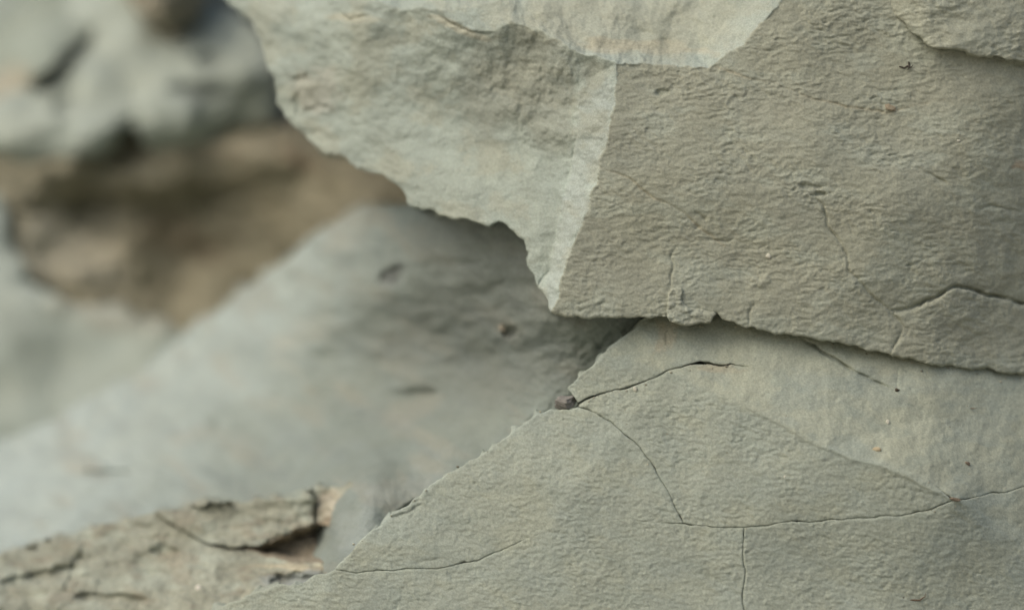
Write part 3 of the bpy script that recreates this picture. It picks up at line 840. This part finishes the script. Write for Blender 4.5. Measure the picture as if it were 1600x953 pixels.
MD = Smooth([(-400, 300, 1.51), (0, 320, 1.46), (40, 430, 1.43), (120, 470, 1.42), (260, 500, 1.42), (0, 500, 1.41), (100, 560, 1.415), (200, 600, 1.41), (0, 640, 1.40), (300, 640, 1.40), (0, 900, 1.36), (300, 900, 1.36), (-400, 700, 1.48)])
mound = rock_sheet('pale_mound', jag([(-340, 250), (-100, 270), (0, 300), (18, 380), (50, 440), (110, 474), (200, 484), (262, 500), (310, 560), (360, 700), (340, 1000), (300, 1900), (-340, 1900), (-340, 250)], 8, 60, 600, 6, 3),
                   lambda u, v: MD(u, v) + .004 * fbm(u / 150, v / 110, 601, 2), M_back, None, lambda u, v: mixc(flat([.302, .340, .298], u), [.29, .28, .225], .45 * blob(u, v, 190, 495, 110, 28, .15, .4, 602)), 4.5, .12, 40, 1.2)
tag(mound, 'smooth pale greenish stone mound blurred at the left edge', 'boulder')

# ------------------------------------------------------------------ the ground all round
gx = np.concatenate([-np.geomspace(.3, 400, 40)[::-1], [0], np.geomspace(.3, 400, 40)])
GX, GY = np.meshgrid(gx, gx)
GZ = .05 * fbm(GX * .8, GY * .8, 701, 4) - .06
n_ = len(gx)
ii = np.arange(n_ * n_).reshape(n_, n_)
gq = np.stack([ii[:-1, :-1], ii[:-1, 1:], ii[1:, 1:], ii[1:, :-1]], -1).reshape(-1, 4)
gr = link_mesh('ground', np.stack([GX.ravel(), GY.ravel(), GZ.ravel()], -1), gq, np.zeros((0, 3), int), M_soil, None, flat([.30, .285, .23], GX.ravel()))
tag(gr, kind='structure')


# ------------------------------------------------------------------ small things
def at1(fn, u, v):
    return float(fn(np.array([float(u)]), np.array([float(v)]))[0])


def ico(sub):
    import bmesh
    bm = bmesh.new(); bmesh.ops.create_icosphere(bm, subdivisions=sub, radius=1)
    co = np.array([v.co[:] for v in bm.verts]); f = np.array([[v.index for v in p.verts] for p in bm.faces]); bm.free()
    return co, f


ICO = {k: ico(k) for k in (2, 4)}


def pebble(name, u, v, d, r, col, mat, parent=None, seed=1, rot=0.0, rough=.35, cuts=7, sub=4):
    """a broken grain: a ball cut by random planes, then roughened; r = three half sizes in picture units"""
    co, f = ICO[sub]; co = co.copy()
    rs = np.random.RandomState(seed)
    for k in range(cuts):
        n = rs.randn(3); n /= np.linalg.norm(n)
        h = co @ n - (.55 + .3 * rs.rand())
        co = co - np.maximum(h, 0)[:, None] * n
    co = co * (1 + rough * .35 * fbm(co[:, 0:1] * 1.7 + co[:, 2:3], co[:, 1:2] * 1.7 - co[:, 2:3], seed, 4))
    co = co * np.array(r) / F * d
    c, s_ = math.cos(rot), math.sin(rot)
    co = np.stack([co[:, 0] * c + co[:, 2] * s_, co[:, 1], -co[:, 0] * s_ + co[:, 2] * c], -1)
    co = co + P3(u, v, d)
    return link_mesh(name, co, np.zeros((0, 4), int), f, mat, parent, flat(col, co[:, 0]), np.ones(len(f), bool))


def fibre(name, pts, rad, col, fn, lift=.0006):
    """a hair thin bent stem lying on the rock"""
    p = jag(pts, 1.0, 9, int(pts[0][0]) % 90, 1.2, 2)
    d = fn(p[:, 0], p[:, 1]).mean() - lift
    c = P3(p[:, 0], p[:, 1], d + .0004 * np.sin(np.linspace(0, 5, len(p))))
    n = len(c); co = []; K = 6
    for i in range(n):
        t = Vector(c[min(i + 1, n - 1)] - c[max(i - 1, 0)]).normalized()
        a = t.cross(Vector((0, 1, 0))).normalized(); b = t.cross(a)
        rr = rad / F * (1 - .75 * abs(2 * i / (n - 1) - .8) ** 2 * .8)
        for k in range(K):
            w = 2 * math.pi * k / K
            co.append(Vector(c[i]) + (a * math.cos(w) + b * math.sin(w)) * max(rr, .2 / F))
    q = [(i * K + k, i * K + (k + 1) % K, (i + 1) * K + (k + 1) % K, (i + 1) * K + k) for i in range(n - 1) for k in range(K)]
    t = [(0, k + 1, k) for k in range(1, K - 1)] + [((n - 1) * K, (n - 1) * K + k, (n - 1) * K + k + 1) for k in range(1, K - 1)]
    return link_mesh(name, np.array([v[:] for v in co]), np.array(q), np.array(t), M_twig, None, flat(col, np.zeros(len(co))))


M_twig = rock_mat('dry_plant', grain=.2, bump=.00005, mott=.2, rough=.7, gscale=4000)

tag(pebble('stone_chip', 884, 629, at1(slab_depth, 895, 632) + .003, (25, 16, 13), (.185, .18, .16), M_slab, None, 11, -.15, .8, 12),
    'dark grey brown stone chip wedged in the notch where the cracks meet the edge', 'stone')
tag(pebble('pebble', 786, 513, at1(sc_depth, 786, 513) - .001, (8, 6, 6), (.30, .275, .21), M_slab, None, 12, .3),
    'small tan pebble stuck on the grey scooped flank under the overhang', 'pebble')
tag(pebble('pebble', 1402, 609, at1(slab_depth, 1402, 609) - .0004, (4.5, 3, 3), (.06, .05, .035), M_twig, None, 13, .1),
    'tiny dark grain at the lower end of the short diagonal crack', 'pebble')
tag(pebble('pebble', 1512, 724, at1(slab_depth, 1512, 724) - .0003, (5, 3, 3), (.13, .105, .075), M_twig, None, 14, .3),
    'tiny reddish brown grain on the smooth layer near the right edge', 'pebble')
tag(pebble('pebble', 1370, 702, at1(slab_depth, 1370, 702) - .0003, (7, 3, 4), (.40, .34, .22), M_twig, None, 15, -.1),
    'tiny pale yellow husk on the smooth layer above its lower edge', 'husk')
tag(pebble('pebble', 1492, 780, at1(slab_depth, 1492, 780) - .0002, (9, 3, 3), (.15, .12, .085), M_twig, None, 16, .15),
    'small rusty brown grain in the crack junction at the far right', 'pebble')
tag(fibre('plant_fibre', [(1409, 929), (1413, 935), (1424, 938), (1437, 937), (1445, 932), (1447, 925)], 1.3, (.10, .07, .045), slab_depth),
    'curled thin brown plant fibre on the stone near the bottom edge', 'plant fibre')
tag(fibre('plant_fibre', [(1405, 104), (1412, 107), (1418, 103), (1424, 106), (1427, 101)], 1.3, (.05, .045, .035), lambda u, v: up_depth(u, v)),
    'tiny dark broken twig below the lip of the overlying layer', 'plant fibre')
tag(fibre('plant_fibre', [(1420, 97), (1421, 104), (1418, 110)], 1.6, (.05, .045, .035), lambda u, v: up_depth(u, v)),
    'short upright dark twig bit crossing another below the overlying lip', 'plant fibre')
tag(fibre('plant_fibre', [(1511, 634), (1517, 638), (1526, 638)], .8, (.14, .11, .07), slab_depth),
    'very short fine hair on the smooth layer under the overhang, far right', 'plant fibre')
tag(pebble('leaf_fragment', 1391, 169, at1(up_depth, 1391, 169) - .0006, (10, 2.5, 6), (.23, .20, .14), M_twig, None, 17, .4, .8, 12),
    'crumpled reddish tan leaf fragment caught on the front of the overhanging boulder', 'leaf')

for i, (u_, v_, r__, fn_, par_) in enumerate([(1497, 220, 4, up_depth, upper), (1200, 400, 6, up_depth, upper), 
                                            (993, 608, 5, slab_depth, lower), (1387, 659, 5, slab_depth, lower), (1226, 745, 3.5, slab_depth, lower)]):
    pebble('mineral_fleck', u_, v_, at1(fn_, u_, v_) + .0001, (r__, r__ * .5, r__ * .7), (.44, .44, .36), M_slab, par_, 30 + i, .5 * i, .4, 6, 2)
pebble('mineral_fleck', 310, 918, at1(lg_depth, 310, 918), (6, 4, 5), (.6, .58, .5), M_slab, ledge, 50, .5, .4, 6, 2)


# crumbs of grit lodged along the joints and on the ledge
rs = np.random.RandomState(5)
gco, gf, gt = [], [], []
base, fac = ICO[2]
spots = []
for ln, n, off, sc_ in ((UP_BOT2, 46, 4, slab_depth), (C_TOP, 16, 1, slab_depth), (C_HOR2, 10, 1, slab_depth), (LG_TOP2, 14, 8, lg_depth), (A_LEFT, 10, -3, slab_depth), (LIP, 8, 3, up_depth)):
    for k in range(n):
        p = ln[rs.randint(len(ln))]
        spots.append((p[0] + rs.randn() * 3, p[1] + off + abs(rs.randn()) * 5, .7 + 1.6 * rs.rand() ** 3, sc_))
for k in range(60):
    spots.append((920 + rs.rand() * 680, 560 + rs.rand() * 390, .5 + .9 * rs.rand() ** 2, slab_depth))
for gu, gv, r, fn in spots:
    if not (0 < gu < 1610):
        continue
    d0 = at1(fn, gu, gv)
    n = base * (1 + .3 * rs.randn(len(base), 1)) * np.array([1, .7, .7 + .3 * rs.rand()]) * r / F + P3(gu, gv, d0)
    gf.append(fac + len(base) * len(gco)); gco.append(n)
    gt.append(flat(np.array([.27, .265, .2]) * (.55 + .9 * rs.rand()), n[:, 0]))
grit = link_mesh('grit', np.concatenate(gco), np.zeros((0, 4), int), np.concatenate(gf), M_slab, None, np.concatenate(gt))
tag(grit, 'fine loose crumbs of grit scattered along the joints of the rocks', 'grit', kind='stuff')
